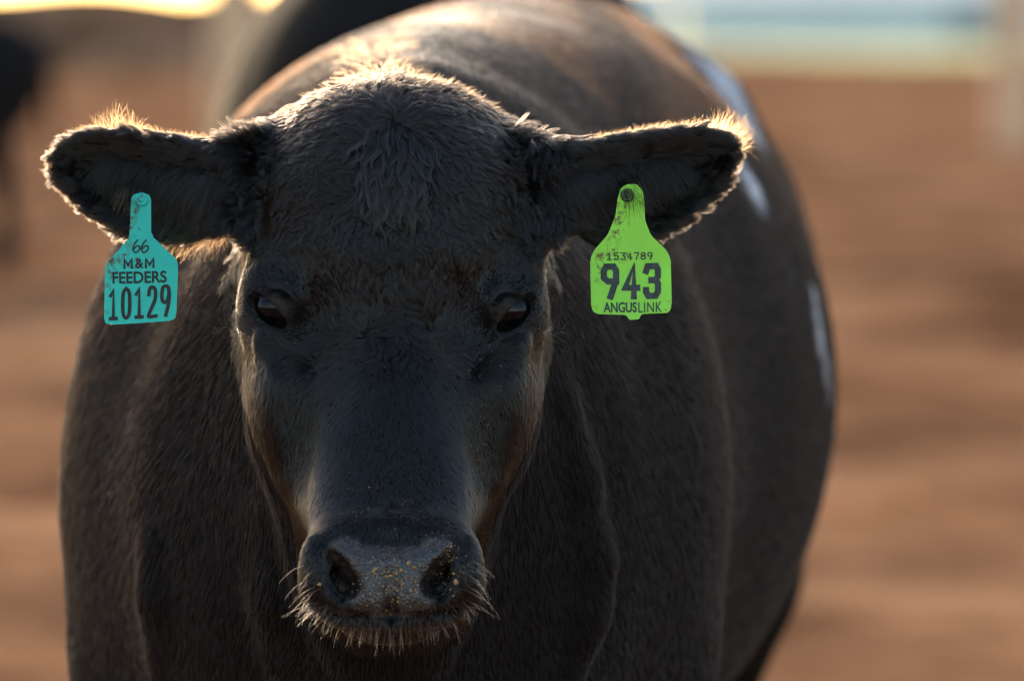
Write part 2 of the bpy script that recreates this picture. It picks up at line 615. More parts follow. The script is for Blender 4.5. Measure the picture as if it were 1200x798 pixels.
# shoulders, elbows, folds of the brisket, hips, spine
for s, sx in ((-1, -.105), (1, -.105)):
    g.add(*ell((sx + s * .170, .56, .92), (.085, .19, .26)), .11)
    g.add(*cap((sx + s * .165, .52, .76), (sx + s * .16, .50, .42), .095, .055), .08)
    g.add(*cap((sx + s * .17, .50, .42), (sx + s * .16, .49, .10), .05, .038), .03)
    g.add(*cap((sx + s * .16, .48, .10), (sx + s * .16, .44, .03), .045, .055), .02)
    hx = .045
    g.add(*ell((hx + s * .17, 2.02, .92), (.12, .24, .30)), .08)
    g.add(*cap((hx + s * .165, 2.08, .72), (hx + s * .155, 2.24, .50), .11, .055), .06)
    g.add(*cap((hx + s * .155, 2.24, .50), (hx + s * .155, 2.20, .10), .05, .038), .03)
    g.add(*cap((hx + s * .155, 2.20, .10), (hx + s * .155, 2.15, .03), .045, .055), .02)
    g.add(*ell((hx - .01 + s * .15, 1.84, 1.24), (.06, .10, .05)), .07)
# dewlap folds that run down under the head and beside it
for c, r_ in (([(655, 470), (672, 560), (690, 660), (684, 720), (660, 796)], .010), ([(186, 640), (190, 700), (200, 796)], .007), ([(320, 600), (330, 700), (345, 796)], .012)):
    q = [on(a, b, -.013) for a, b in c]
    chain(g, 'add', q, [r_ * .5] + [r_] * (len(q) - 2) + [r_ * .5], .034)
g.add(*cap((-.10, .06, .95), (-.10, .12, .62), .045, .05), .07)
V, F = g.mesh()

# relax slightly, keep the face crisp
me = mesh_np('body', V, F)
vn = np.zeros((len(V), 3), np.float32)
me.vertices.foreach_get('normal', vn.ravel())
buf = np.zeros(len(V) * 3, np.float32); me.vertices.foreach_get('normal', buf); vn = buf.reshape(-1, 3)
E = np.zeros(len(me.edges) * 2, np.int32); me.edges.foreach_get('vertices', E); E = E.reshape(-1, 2)
for it in range(4):
    acc = np.zeros_like(V); cnt = np.zeros(len(V))
    np.add.at(acc, E[:, 0], V[E[:, 1]]); np.add.at(acc, E[:, 1], V[E[:, 0]])
    np.add.at(cnt, E[:, 0], 1); np.add.at(cnt, E[:, 1], 1)
    lap = acc / np.maximum(cnt, 1)[:, None] - V
    V = V + lap * (0.5 if it % 2 == 0 else -0.45)
me.vertices.foreach_set('co', np.ascontiguousarray(V, dtype=np.float32).ravel())
me.update()
buf = np.zeros(len(V) * 3, np.float32); me.vertices.foreach_get('normal', buf); VN = buf.reshape(-1, 3)
PX = proj(V)


def sstep(a, b, x):
    t = np.clip((x - a) / (b - a), 0, 1)
    return t * t * (3 - 2 * t)


def nz(p, f, seed=0):
    """cheap smooth 3D noise, about -1..1"""
    r = np.random.default_rng(seed)
    out = 0
    for i in range(5):
        k = r.normal(size=3); k /= np.linalg.norm(k)
        out = out + np.sin(p @ (k * f * (1 + .35 * i)) + r.uniform(0, 6.28))
    return out / 2.6


def bare_mask(p, px):
    """wet hairless nose pad in head pixel coordinates"""
    u, v = (px[:, 0] - 458) / 70, px[:, 1]
    top = 634 - 7 * np.clip(1 - (np.abs(u) - .75) ** 2 * 12, 0, 1) + 5 * (np.abs(u) < .5)
    half = np.interp(v, [628, 640, 660, 690, 712, 722], [72, 74, 66, 60, 46, 20])
    m = sstep(-5, 5, half - np.abs(px[:, 0] - 458)) * sstep(-3, 3, v - top) * sstep(-2, 2, 723 - v)
    return m * (p[:, 1] < -.09)


def blob(p, c, ax, rad, seed):
    d = p - np.array(c)
    a = np.array(ax, float); a /= np.linalg.norm(a)
    t = d @ a
    perp = np.linalg.norm(d - t[:, None] * a, axis=1)
    q = np.sqrt((t / rad[0]) ** 2 + (perp / rad[1]) ** 2) + .22 * nz(p, 55, seed)
    return sstep(1.1, .75, q)


bare = bare_mask(V, PX)
for s, c in EYES:
    bare = np.maximum(bare, .8 * sstep(.0262, .0240, np.linalg.norm(V - np.array(c), axis=1)))
BR = []
me.attributes.new('bare', 'FLOAT', 'POINT').data.foreach_set('value', bare.astype(np.float32))

COW = empty('black_steer', (-.05, 1.2, 0))
tag(COW, 'big black steer facing the camera with a teal and a lime ear tag', 'cow')


def child(o):
    o.parent = COW
    o.matrix_parent_inverse = Matrix.Translation(-COW.location)
    return o


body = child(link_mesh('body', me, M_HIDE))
bvh = BVHTree.FromPolygons([tuple(v) for v in V], F.tolist())


def hit(px, py):
    o = cam.location
    d = (P(px, py, 0) - o).normalized()
    loc, n, i, dist = bvh.ray_cast(o, d)
    return loc, n


def brand_at(pts, rad):
    out = np.zeros(len(V))
    for i, (px, py, rr) in enumerate(pts):
        loc, n = hit(px, py)
        if loc is not None:
            d = np.linalg.norm(V - np.array(loc), axis=1)
            out = np.maximum(out, sstep(1.35, .45, d / rr + .25 * nz(V, 70, i)))
    return out


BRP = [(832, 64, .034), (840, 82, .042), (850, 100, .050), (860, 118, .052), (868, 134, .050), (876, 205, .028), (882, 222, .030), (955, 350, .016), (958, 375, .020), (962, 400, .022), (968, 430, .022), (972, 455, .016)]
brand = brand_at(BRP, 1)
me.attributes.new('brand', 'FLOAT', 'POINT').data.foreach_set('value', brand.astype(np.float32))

# ------------------------------------------------------------------ eyes
def eye_material():
    m, nt, b = mat('dark_wet_eye')
    tc = N(nt, 'ShaderNodeTexCoord')
    sx = N(nt, 'ShaderNodeSeparateXYZ')
    nt.links.new(tc.outputs['Object'], sx.inputs[0])
    c = ramp(nt, sx.outputs[2], [(0.0, (0.05, 0.045, 0.045)), (0.35, (0.006, 0.0045, 0.004)), (0.88, (0.009, 0.006, 0.005)), (0.93, (0.002, 0.002, 0.004))])
    mr = N(nt, 'ShaderNodeMapRange')
    nt.links.new(sx.outputs[2], mr.inputs[0])
    mr.inputs[1].default_value = -.0205
    mr.inputs[2].default_value = .0205
    nt.links.new(mr.outputs[0], nt.nodes[-2].inputs[0]) if False else None
    rm = [n for n in nt.nodes if n.type == 'VALTORGB'][0]
    nt.links.new(mr.outputs[0], rm.inputs[0])
    nt.links.new(c, b.inputs['Base Color'])
    b.inputs['Roughness'].default_value = 0.07
    b.inputs['IOR'].default_value = 1.33
    return m


M_EYE = eye_material()
for s, c in EYES:
    bm = bmesh.new()
    bmesh.ops.create_uvsphere(bm, u_segments=48, v_segments=32, radius=.0208)
    for v in bm.verts:
        if v.co.z > .012:
            v.co.z += (v.co.z - .012) * .22
    em = bpy.data.meshes.new('eye')
    bm.to_mesh(em); bm.free()
    o = link_mesh('eye', em, M_EYE)
    gz = Vector((s * .55, -.83, -.05))
    o.rotation_euler = gz.to_track_quat('Z', 'Y').to_euler()
    o.location = c
    child(o)

# ------------------------------------------------------------------ fur
T = np.concatenate([F[:, [0, 1, 2]], F[:, [0, 2, 3]]])
TA = np.linalg.norm(np.cross(V[T[:, 1]] - V[T[:, 0]], V[T[:, 2]] - V[T[:, 0]]), axis=1) / 2
TC = V[T].mean(1)
TN = VN[T].mean(1)
TP = proj(TC)


def sample(weight, n):
    p = TA * weight
    p = p / p.sum()
    c = np.searchsorted(np.cumsum(p), rng.random(n)).clip(0, len(T) - 1)
    a, b = rng.random(n), rng.random(n)
    fl = a + b > 1
    a[fl], b[fl] = 1 - a[fl], 1 - b[fl]
    t = T[c]
    q = V[t[:, 0]] + a[:, None] * (V[t[:, 1]] - V[t[:, 0]]) + b[:, None] * (V[t[:, 2]] - V[t[:, 0]])
    nn = VN[t[:, 0]] * (1 - a - b)[:, None] + VN[t[:, 1]] * a[:, None] + VN[t[:, 2]] * b[:, None]
    nn /= np.linalg.norm(nn, axis=1)[:, None] + 1e-9
    return q, nn


def unit(v):
    return v / (np.linalg.norm(v, axis=1)[:, None] + 1e-9)


def is_ear(p, px):
    return ((px[:, 0] < 268) | (px[:, 0] > 655)) & (p[:, 1] < .15) & (px[:, 1] < 310) & (p[:, 2] > 1.1)


def flow(p):
    """direction the coat lies in, world vectors"""
    px = proj(p)
    u, v = px[:, 0], px[:, 1]
    d = np.zeros((len(p), 3))
    # face: image plane field (x right, y down)
    f = np.zeros((len(p), 2))

    def whorl(cx, cy, rad, swirl, wt):
        dx, dy = u - cx, v - cy
        r = np.sqrt(dx * dx + dy * dy) + 1e-3
        w_ = wt * np.exp(-(r / rad) ** 2)
        ex, ey = dx / r, dy / r
        f[:, 0] += w_ * (ex - swirl * ey)
        f[:, 1] += w_ * (ey + swirl * ex)
    whorl(462, 142, 130, .25, 2.6)
    whorl(428, 392, 60, .9, 2.3)
    whorl(504, 388, 60, -.9, 2.3)
    f[:, 0] += .25 * np.sign(u - 460) * sstep(10, 120, np.abs(u - 460)) * (1 + sstep(300, 200, v))
    f[:, 1] += .25 + .9 * sstep(400, 450, v)
    # above the twin whorls the coat turns upward and outward
    up = sstep(275, 315, v) * sstep(395, 370, v)
    f[:, 1] -= 1.3 * up
    f[:, 0] += .7 * up * np.clip((u - 463) / 60, -1, 1)
    calm = 1 - .75 * sstep(400, 450, v)
    ang = (.55 * nz(p, 60, 3) + .30 * nz(p, 150, 4)) * calm
    c, s = np.cos(ang), np.sin(ang)
    fx, fy = f[:, 0] * c - f[:, 1] * s, f[:, 0] * s + f[:, 1] * c
    d[:, 0] = fx
    d[:, 2] = -fy
    d[:, 1] = .15
    # ears
    e = is_ear(p, px)
    d[e] = np.stack([np.sign(u[e] - 460) * (1 + 0 * u[e]), 0 * u[e] + .1, .25 * np.clip((215 - v[e]) / 40, -1, 1) - .15 + .25 * nz(p[e], 90, 6)], 1)
    # body
    b = (~e) & ((p[:, 1] > .16) | (p[:, 2] < .88))
    d[b] = np.stack([.12 * nz(p[b], 14, 8), .55 + 0 * u[b], -.8 + .12 * nz(p[b], 12, 9)], 1)
    return unit(d)


def strands(p, n, length, lift, K=5, clump=.0, csize=.004, rad=.00016, wave=0.0, wfreq=2.0, jitter=.18, bend=.55, dirs=None, ctight=None, cvar=.22):
    m = len(p)
    d = flow(p) if dirs is None else dirs
    d = d + rng.normal(size=d.shape) * jitter
    t = unit(d - (d * n).sum(1)[:, None] * n)
    L = length * rng.uniform(.65, 1.15, m)
    s = np.linspace(0, 1, K)
    li = lift * rng.uniform(.6, 1.4, m)
    h = (s[None] - bend * s[None] ** 2) * (L * li)[:, None]
    bi = np.cross(n, t)
    ph = rng.uniform(0, 6.28, m)
    pts = p[:, None] + t[:, None] * (s[None] * L[:, None])[..., None] + n[:, None] * h[..., None]
    if wave:
        pts += bi[:, None] * (np.sin(ph[:, None] + s[None] * wfreq * 6.28) * s[None] * (wave * L)[:, None])[..., None]
    if clump:
        # guides from a subset, nearest by kd tree
        ar = max(40, int(m * min(1, ctight if ctight else .02)))
        gi = rng.choice(m, ar, replace=False)
        kd = kdtree.KDTree(ar)
        for i, q in enumerate(gi):
            kd.insert(p[q], i)
        kd.balance()
        near = np.array([gi[kd.find(q)[1]] for q in p])
        va = rng.normal(0, cvar, m)[near]
        vl = rng.normal(0, cvar * .8, m)[near]
        pts += bi[:, None] * (s[None] * L[:, None] * va[:, None])[..., None] + n[:, None] * (s[None] * (1 - .5 * s[None]) * (L * vl)[:, None])[..., None]
        off = pts[near] - pts
        dist = np.linalg.norm(p[near] - p, axis=1)
        wgt = clump * (dist < csize * 3)
        pts += off * (s[None] ** .9 * wgt[:, None])[..., None]
    rr = rad * rng.uniform(.75, 1.2, m)[:, None] * (1 - .75 * s[None] ** 2)
    return pts, rr


def fur_len(p, px):
    v = px[:, 1]
    L = np.interp(v, [90, 150, 260, 330, 400, 440, 520, 620, 700, 760], [.014, .014, .012, .010, .010, .008, .0060, .0042, .0045, .005])
    side = sstep(90, 150, np.abs(px[:, 0] - 460))
    L = L + .006 * np.exp(-((px[:, 0] - 466) / 70) ** 2 - ((v - 372) / 48) ** 2)
    L = L * (1 + .35 * side * (v < 330))
    for s, c in EYES:
        L = L * (.30 + .70 * sstep(.030, .062, np.linalg.norm(p - np.array(c), axis=1)))
    return L


NB = .085 + .020 * nz(TC, 40, 51) + .085 * sstep(1.13, 1.20, TC[:, 2])
FHW = np.interp(TP[:, 1], [300, 345, 380, 420, 470, 510, 550, 590, 625, 665, 700, 735, 765], [400, 182, 182, 180, 170, 160, 142, 122, 112, 110, 102, 84, 40])
face_in = np.abs(TP[:, 0] - 460) < FHW + 3
head_t = (TC[:, 1] < np.where(TC[:, 2] > 1.13, .17, .13)) & face_in & (TP[:, 1] < 765) & (TC[:, 2] > .84) & (TN[:, 1] < .75)
front = np.clip(.35 - TN[:, 1], .08, 1)
ew = 1 - .6 * is_ear(TC, TP)
near_eye = np.ones(len(TC))
for s, c in EYES:
    near_eye *= sstep(.0235, .0275, np.linalg.norm(TC - np.array(c), axis=1))
bare_t = bare_mask(TC, TP)
nos = np.ones(len(TC))
NH = 330000
wgt = head_t * front * near_eye * (1 - bare_t) * ew
p, n = sample(wgt, NH)
px = proj(p)
earm = is_ear(p, px)
hm = ~earm
lowf = hm & ((px[:, 1] + rng.normal(0, 12, len(px)) > 428) | ((px[:, 1] > 300 + rng.normal(0, 8, len(px))) & (np.abs(px[:, 0] - 460) > 92 + rng.normal(0, 8, len(px)))))
hm = hm & ~lowf
pts, rr = strands(p[hm], n[hm], fur_len(p[hm], px[hm]), .26, K=6, clump=.8, rad=.0002, wave=.10, wfreq=1.0, ctight=.10, cvar=.28)
child(curves_obj('face_coat', pts, rr, M_FUR))
# sleek short hair of the nose bridge and cheeks
pts, rr = strands(p[lowf], n[lowf], fur_len(p[lowf], px[lowf]) * 1.1, .13, K=5, clump=.45, rad=.00017, ctight=.16, cvar=.12, jitter=.10)
child(curves_obj('muzzle_coat', pts, rr, M_FUR))
# central forelock: long wavy locks falling from the poll whorl
tw = head_t * np.exp(-((TP[:, 0] - 464) / 18) ** 2) * sstep(145, 160, TP[:, 1]) * sstep(240, 205, TP[:, 1])
p, n = sample(tw, 7000)
px = proj(p)
dd = unit(np.stack([(px[:, 0] - 464) / 150 + .10 * nz(p, 90, 11), 0 * px[:, 0], -1 + 0 * px[:, 0]], 1))
pts, rr = strands(p, n, .036, .46, K=9, clump=.97, rad=.0002, wave=.14, wfreq=1.1, dirs=dd, jitter=.10, ctight=.05, bend=.8, cvar=.12)
child(curves_obj('forelock', pts, rr, M_LOCK))
# ears
ear_t = is_ear(TC, TP)
p, n = sample(ear_t * 1.0, 60000)
pts, rr = strands(p, n, .013, .35, K=5, clump=.6, rad=.0002, ctight=.03)
child(curves_obj('ear_coat', pts, rr, M_FUR))
# long hair inside the ears and rusty fringe along their edges
EDGE = {-1: [(250, 164), (225, 160), (200, 158), (175, 153), (150, 149), (130, 148), (112, 150), (95, 154), (78, 161), (68, 170), (60, 182), (57, 195), (58, 206), (66, 218), (80, 234), (100, 250), (118, 262), (135, 273), (168, 284), (208, 286), (245, 277), (265, 270), (276, 275), (287, 292)],
        1: [(690, 163), (710, 160), (730, 156), (755, 152), (780, 148), (805, 147), (828, 147), (845, 150), (858, 158), (864, 170), (866, 186), (858, 212), (838, 236), (820, 250), (800, 264), (780, 277), (765, 285), (735, 292), (700, 286), (672, 274)]}
fr_p, fr_r = [], []
for s in (-1, 1):
    e = np.array(EDGE[s], float)
    cen = e.mean(0)
    seg = np.linalg.norm(np.diff(e, axis=0), axis=1)
    cum = np.concatenate([[0], np.cumsum(seg)])
    m = 1700
    t = rng.random(m) * cum[-1]
    q = np.stack([np.interp(t, cum, e[:, 0]), np.interp(t, cum, e[:, 1])], 1)
    tn = np.stack([np.interp(t + 3, cum, e[:, 0]) - np.interp(t - 3, cum, e[:, 0]), np.interp(t + 3, cum, e[:, 1]) - np.interp(t - 3, cum, e[:, 1])], 1)
    tn = unit(tn)
    no = np.stack([tn[:, 1], -tn[:, 0]], 1) * (1 if s < 0 else 1)
    sg = np.sign((no * (q - cen)).sum(1))
    no = no * sg[:, None]
    q = q - no * rng.uniform(0, 5, m)[:, None]
    Y0 = .075 - .030 + .045 * np.clip((np.abs(q[:, 0] - 460) - 165) / 240, 0, 1) ** 1.5
    base = np.array([tuple(P(a, b, y)) for (a, b), y in zip(q, Y0)])
    base[:, 1] += rng.uniform(-.006, .006, m)
    dv = np.stack([no[:, 0] + s * .55, rng.normal(0, .35, m), -no[:, 1] + .12], 1) + rng.normal(0, .28, (m, 3))
    dv = unit(dv)
    tuft = np.exp(-((q[:, 0] - (140 if s < 0 else 850)) / 24) ** 2) * (q[:, 1] < 180)
    under = (q[:, 1] > 255) & (q[:, 0] > 195) & (s < 0)
    L = (.0050 * np.where((q[:, 1] > 200) & ~under, .55, 1) + .012 * tuft + .012 * under) * rng.uniform(.4, 1.3, m)
    ss = np.linspace(0, 1, 5)
    curl = np.cross(dv, rng.normal(size=(m, 3))) * .35
    pts = base[:, None] + dv[:, None] * (ss[None] * L[:, None])[..., None] + curl[:, None] * (ss[None] ** 2 * L[:, None])[..., None]
    fr_p.append(pts)
    fr_r.append(.00009 * (1 - .7 * ss[None]) * np.ones((m, 1)))
child(curves_obj('ear_fringe', np.concatenate(fr_p), np.concatenate(fr_r), M_FRINGE))

# thick hair hanging inside each ear from its upper and inner edge
ih = []
for s in (-1, 1):
    m = 2600
    uu = rng.random(m)
    q = np.stack([460 + s * (185 + 150 * uu), 178 + 25 * rng.random(m) + 25 * (1 - uu)], 1)
    base = []
    keep = []
    for i, (a, b) in enumerate(q):
        l, nn = hit(a, b)
        if l is not None and l.y < .16:
            base.append(l); keep.append(i)
    base = np.array([tuple(v) for v in base]); m = len(base)
    dv = unit(np.stack([s * rng.uniform(.3, 1.1, m), -.45 + 0 * base[:, 0], -rng.uniform(.2, .9, m)], 1) + rng.normal(0, .15, (m, 3)))
    L = .030 * rng.uniform(.4, 1.2, m)
    ss = np.linspace(0, 1, 6)
    pts = base[:, None] + dv[:, None] * (ss[None] * L[:, None])[..., None]
    pts[..., 2] -= (ss[None] ** 2 * L[:, None] * .35)
    pts[..., 1] += (ss[None] ** 2 * L[:, None] * .35)
    ih.append(pts)
ih = np.concatenate(ih)
child(curves_obj('inner_ear_hair', ih, .00015 * (1 - .7 * np.linspace(0, 1, 6))[None] * np.ones((len(ih), 1)), M_FUR))

# body coat
body_t = ~head_t & ((TC[:, 1] >= 0) | (TC[:, 2] < .85)) & (TC[:, 2] > .70) & ~is_ear(TC, TP)
vis = np.clip(.5 - .5 * TN[:, 1], .15, 1) + 1.2 * sstep(.45, .9, TN[:, 2])
bt = np.zeros(len(T))
bt = brand[T].mean(1)
p, n = sample(body_t * vis * (1 - .85 * bt) * sstep(2.5, .2, TC[:, 1]) + 1e-9 * body_t, 260000)
pts, rr = strands(p, n, .012, .11, K=4, clump=.12, rad=.00027, ctight=.10, jitter=.12, cvar=.06)
px = proj(p)
bl = (p[:, 2] > 1.24 + .04 * nz(p, 9, 31)) & (p[:, 1] > .85) & (nz(p * np.array([1, .35, 1]), 26, 32) + rng.normal(0, .45, len(p)) > .15)
child(curves_obj('body_coat', pts[~bl], rr[~bl], M_FUR_BODY))
child(curves_obj('bleached_back_coat', pts[bl], rr[bl], M_BLEACH))
# fuzzy crest of the neck and withers, sun-bleached
crest = np.exp(-((TC[:, 0] + .10) / .07) ** 2) * (TC[:, 1] > .08) * (TC[:, 1] < .75) * sstep(.3, .8, TN[:, 2]) + .9 * np.exp(-((TC[:, 0] + .16) / .07) ** 2) * (TC[:, 1] > .2) * (TC[:, 1] < .6) * sstep(.5, .9, TN[:, 2])
crest = crest * sstep(385, 420, TP[:, 0]) * sstep(500, 470, TP[:, 0]) + 1e-9
p, n = sample(crest, 450)
pts, rr = strands(p, n, .018, .9, K=5, clump=.5, rad=.0002, jitter=.6, wave=.1, ctight=.05)
child(curves_obj('neck_crest_hair', pts, rr, M_FUZZ))
# short fuzz standing along the top of the poll
pf = head_t * sstep(150, 100, TP[:, 1]) * sstep(.2, .7, TN[:, 2])
p, n = sample(pf, 700)
pts, rr = strands(p, n, .007, 1.3, K=4, rad=.00013, jitter=.4, bend=.2)
child(curves_obj('poll_fuzz', pts, rr, M_FUZZ))

# whiskers, chin hair, lashes
wp, wr = [], []


def bristle(px, py, d, L, r=.00028, K=7, sag=.25):
    l, nn = hit(px, py)
    if l is None:
        return
    d = Vector(d).normalized()
    side = Vector((random.uniform(-1, 1), random.uniform(-.4, .4), random.uniform(-1, 1))) * .22
    row = []
    for i in range(K):
        s = i / (K - 1)
        row.append(l + d * (L * s) + side * (L * s * s) + Vector((0, 0, -sag * L * s * s)))
    wp.append(row)
    wr.append([r * (1 - .8 * i / (K - 1)) for i in range(K)])


for i in range(150):
    a = random.uniform(-1, 1)
    px = 457 + a * 92
    py = 730 - 26 * abs(a) ** 2.2 + random.uniform(-6, 10) - (3 if abs(a) < .8 else 0)
    bristle(px, py, (a * .9 + random.gauss(0, .25), -.55, -.95 + .5 * abs(a)), random.uniform(.008, .020), .0002)
for i in range(34):
    s = random.choice((-1, 1))
    px = 457 + s * random.uniform(78, 100)
    py = random.uniform(655, 712)
    bristle(px, py, (s * .9, -.55, random.uniform(-.35, .15)), random.uniform(.014, .030), .0002, sag=.5)
for i in range(60):
    px, py = 457 + random.uniform(-75, 75), random.uniform(705, 719)
    bristle(px, py, (random.gauss(0, .3), -.8, -.5), random.uniform(.004, .010), .0002)
child(curves_obj('whiskers', np.array([[tuple(v) for v in r] for r in wp]), np.array(wr), M_WHISK))
wp, wr = [], []
for s, c in EYES:
    ex, ey = proj(np.array([tuple(c)]))[0]
    for i in range(110):
        t = random.random()
        a, b = ex - s * 18 + s * 30 * t, ey - 8 - 16 * math.sin(t * 2.6) + 4 * t
        l, nn = hit(a, b)
        if l is None:
            continue
        d = Vector((s * (.5 + .5 * t), -.75, -.35 + random.gauss(0, .12))).normalized()
        L = random.uniform(.008, .017)
        wp.append([tuple(l + d * (L * q / 5) + Vector((0, 0, .3 * L * (q / 5) ** 2))) for q in range(6)])
        wr.append([.00022 * (1 - .8 * q / 5) for q in range(6)])
child(curves_obj('eyelashes', np.array(wp), np.array(wr), M_FUR))

# tail (behind the body)
bm = bmesh.new()
rings = []
tp = [Vector((.065, 2.36, 1.26)), Vector((.068, 2.46, 1.20)), Vector((.07, 2.48, 1.0)), Vector((.07, 2.47, .7)), Vector((.072, 2.47, .5)), Vector((.075, 2.48, .3))]
tr = [.035, .03, .02, .015, .03, .006]
for q, r_ in zip(tp, tr):
    rings.append([bm.verts.new(q + Vector((math.cos(a) * r_, math.sin(a) * r_, 0))) for a in [i * math.tau / 12 for i in range(12)]])
for a, b in zip(rings[:-1], rings[1:]):
    for i in range(12):
        bm.faces.new((a[i], a[(i + 1) % 12], b[(i + 1) % 12], b[i]))
bmesh.ops.recalc_face_normals(bm, faces=bm.faces)
tm = bpy.data.meshes.new('tail'); bm.to_mesh(tm); bm.free()
child(link_mesh('tail', tm, M_HIDE))

# ------------------------------------------------------------------ ear tags
def tag_material(name, col, dirt, dcol=(0.10, 0.055, 0.03)):
    m, nt, b = mat(name)
    tc = N(nt, 'ShaderNodeTexCoord')
    n1 = N(nt, 'ShaderNodeTexNoise', Scale=170, Detail=8, Roughness=0.85)
    n2 = N(nt, 'ShaderNodeTexNoise', Scale=30, Detail=3)
    nt.links.new(tc.outputs['Object'], n1.inputs['Vector'])
    nt.links.new(tc.outputs['Object'], n2.inputs['Vector'])
    ad = N(nt, 'ShaderNodeMath', operation='MULTIPLY')
    nt.links.new(n1.outputs[0], ad.inputs[0]); nt.links.new(n2.outputs[0], ad.inputs[1])
    f = ramp(nt, ad.outputs[0], [(dirt, (0, 0, 0)), (dirt + .07, (1, 1, 1))])
    c = ramp(nt, n2.outputs[0], [(0.3, tuple(x * .86 for x in col)), (0.7, col)])
    mx = N(nt, 'ShaderNodeMix', data_type='RGBA')
    nt.links.new(f, mx.inputs[0]); nt.links.new(c, mx.inputs[6])
    mx.inputs[7].default_value = (*dcol, 1)
    nt.links.new(mx.outputs[2], b.inputs['Base Color'])
    b.inputs['Roughness'].default_value = 0.5
    b.inputs['Subsurface Weight'].default_value = 0.25
    b.inputs['Subsurface Radius'].default_value = (.003, .003, .003)
    b.inputs['Subsurface Scale'].default_value = 1.0
    bp = N(nt, 'ShaderNodeBump', Strength=0.3, Distance=0.001)
    nt.links.new(n1.outputs[0], bp.inputs['Height'])
    nt.links.new(bp.outputs[0], b.inputs['Normal'])
    return m


M_INK = simple('worn_black_ink', (0.012, 0.013, 0.016), .55, noise=.5, scale=200)
M_INKG = simple('worn_dark_ink', (0.03, 0.045, 0.045), .55, noise=.6, scale=200)
M_TEAL = tag_material('teal_plastic', (0.02, 0.62, 0.52), .30)
M_LIME = tag_material('lime_plastic', (0.34, 0.88, 0.075), .31, (0.14, 0.12, 0.03))
M_STUD = simple('dark_stud', (0.05, 0.10, 0.03), .4)


class TagFrame:
    def __init__(s, name, px0, py0, Y, rz, rx, label):
        s.px, s.py = px0, py0
        s.k = (Y - CAMY) / FP
        s.root = empty(name, P(px0, py0, Y))
        s.root.rotation_euler = (rx, 0, rz)
        tag(s.root, label, 'ear tag')

    def l(s, px, py, y=0.0):
        return Vector(((px - s.px) * s.k, y, -(py - s.py) * s.k))

    def plate(s, name, poly, th, m, y0=0.0):
        bm = bmesh.new()
        # round the corners a little
        pts = []
        n = len(poly)
        for i in range(n):
            a, b, c = [np.array(poly[(i + j) % n], float) for j in (-1, 0, 1)]
            pts.append(tuple(b + (a - b) * min(.3, 3 / (np.linalg.norm(a - b) + 1e-6))))
            pts.append(tuple(b + ((a + c) / 2 - b) * .12))
            pts.append(tuple(b + (c - b) * min(.3, 3 / (np.linalg.norm(c - b) + 1e-6))))
        f = bm.faces.new([bm.verts.new(s.l(a, b, y0 + th / 2)) for a, b in pts])
        r = bmesh.ops.extrude_face_region(bm, geom=[f])
        for v in [g_ for g_ in r['geom'] if isinstance(g_, bmesh.types.BMVert)]:
            v.co.y -= th
        bmesh.ops.recalc_face_normals(bm, faces=bm.faces)
        ed = [e for e in bm.edges if abs(e.verts[0].co.y - e.verts[1].co.y) < 1e-6]
        bmesh.ops.bevel(bm, geom=ed, offset=.0005, segments=2, affect='EDGES', clamp_overlap=True)
        bmesh.ops.triangulate(bm, faces=[f_ for f_ in bm.faces if len(f_.verts) > 4])
        me_ = bpy.data.meshes.new(name); bm.to_mesh(me_); bm.free()
        return link_mesh(name, me_, m, s.root, smooth=False)

    def text(s, name, body_, rect, m, off=0.0, rot=0.0, y=-.0012, space=1.0, slant=0.0):
        cu = bpy.data.curves.new(name, 'FONT')
        cu.body = body_
        cu.offset = off
        cu.extrude = .02
        cu.space_character = space
        cu.shear = slant
        to = bpy.data.objects.new(name, cu)
        COL.objects.link(to)
        dg = bpy.context.evaluated_depsgraph_get()
        me_ = bpy.data.meshes.new_from_object(to.evaluated_get(dg))
        bpy.data.objects.remove(to)
        n = len(me_.vertices)
        co = np.zeros(n * 3, np.float32); me_.vertices.foreach_get('co', co); co = co.reshape(-1, 3)
        lo, hi = co.min(0), co.max(0)
        x0, y0, x1, y1 = rect
        uu = (co[:, 0] - lo[0]) / (hi[0] - lo[0]); vv = (co[:, 1] - lo[1]) / (hi[1] - lo[1])
        X = (x0 + (x1 - x0) * uu); Z = (y1 + (y0 - y1) * vv)
        cx_, cy_ = (x0 + x1) / 2, (y0 + y1) / 2
        c, sn = math.cos(rot), math.sin(rot)
        X2 = cx_ + (X - cx_) * c + (Z - cy_) * sn
        Z2 = cy_ - (X - cx_) * sn + (Z - cy_) * c
        out = np.stack([(X2 - s.px) * s.k, y - .0002 * (co[:, 2] > 0), -(Z2 - s.py) * s.k], 1)
        me_.vertices.foreach_set('co', out.astype(np.float32).ravel())
        me_.materials.clear()
        return link_mesh(name, me_, m, s.root, smooth=False)

    def stroke(s, name, pts, r, m):
        rows = []
        bm = bmesh.new()
        L = [s.l(a, b, -.0012) for a, b in pts]
        prev = None
        for i, q in enumerate(L):
            t = (L[min(i + 1, len(L) - 1)] - L[max(i - 1, 0)]).normalized()
            nn = Vector((-t.z, 0, t.x)) * r
            a, b = bm.verts.new(q + nn), bm.verts.new(q - nn)
            a2, b2 = bm.verts.new(q + nn + Vector((0, -.0002, 0))), bm.verts.new(q - nn + Vector((0, -.0002, 0)))
            if prev:
                bm.faces.new((prev[2], a2, b2, prev[3]))
                bm.faces.new((prev[0], a, a2, prev[2]))
                bm.faces.new((prev[1], prev[3], b2, b))
            prev = (a, b, a2, b2)
        me_ = bpy.data.meshes.new(name); bm.to_mesh(me_); bm.free()
        return link_mesh(name, me_, m, s.root, smooth=False)


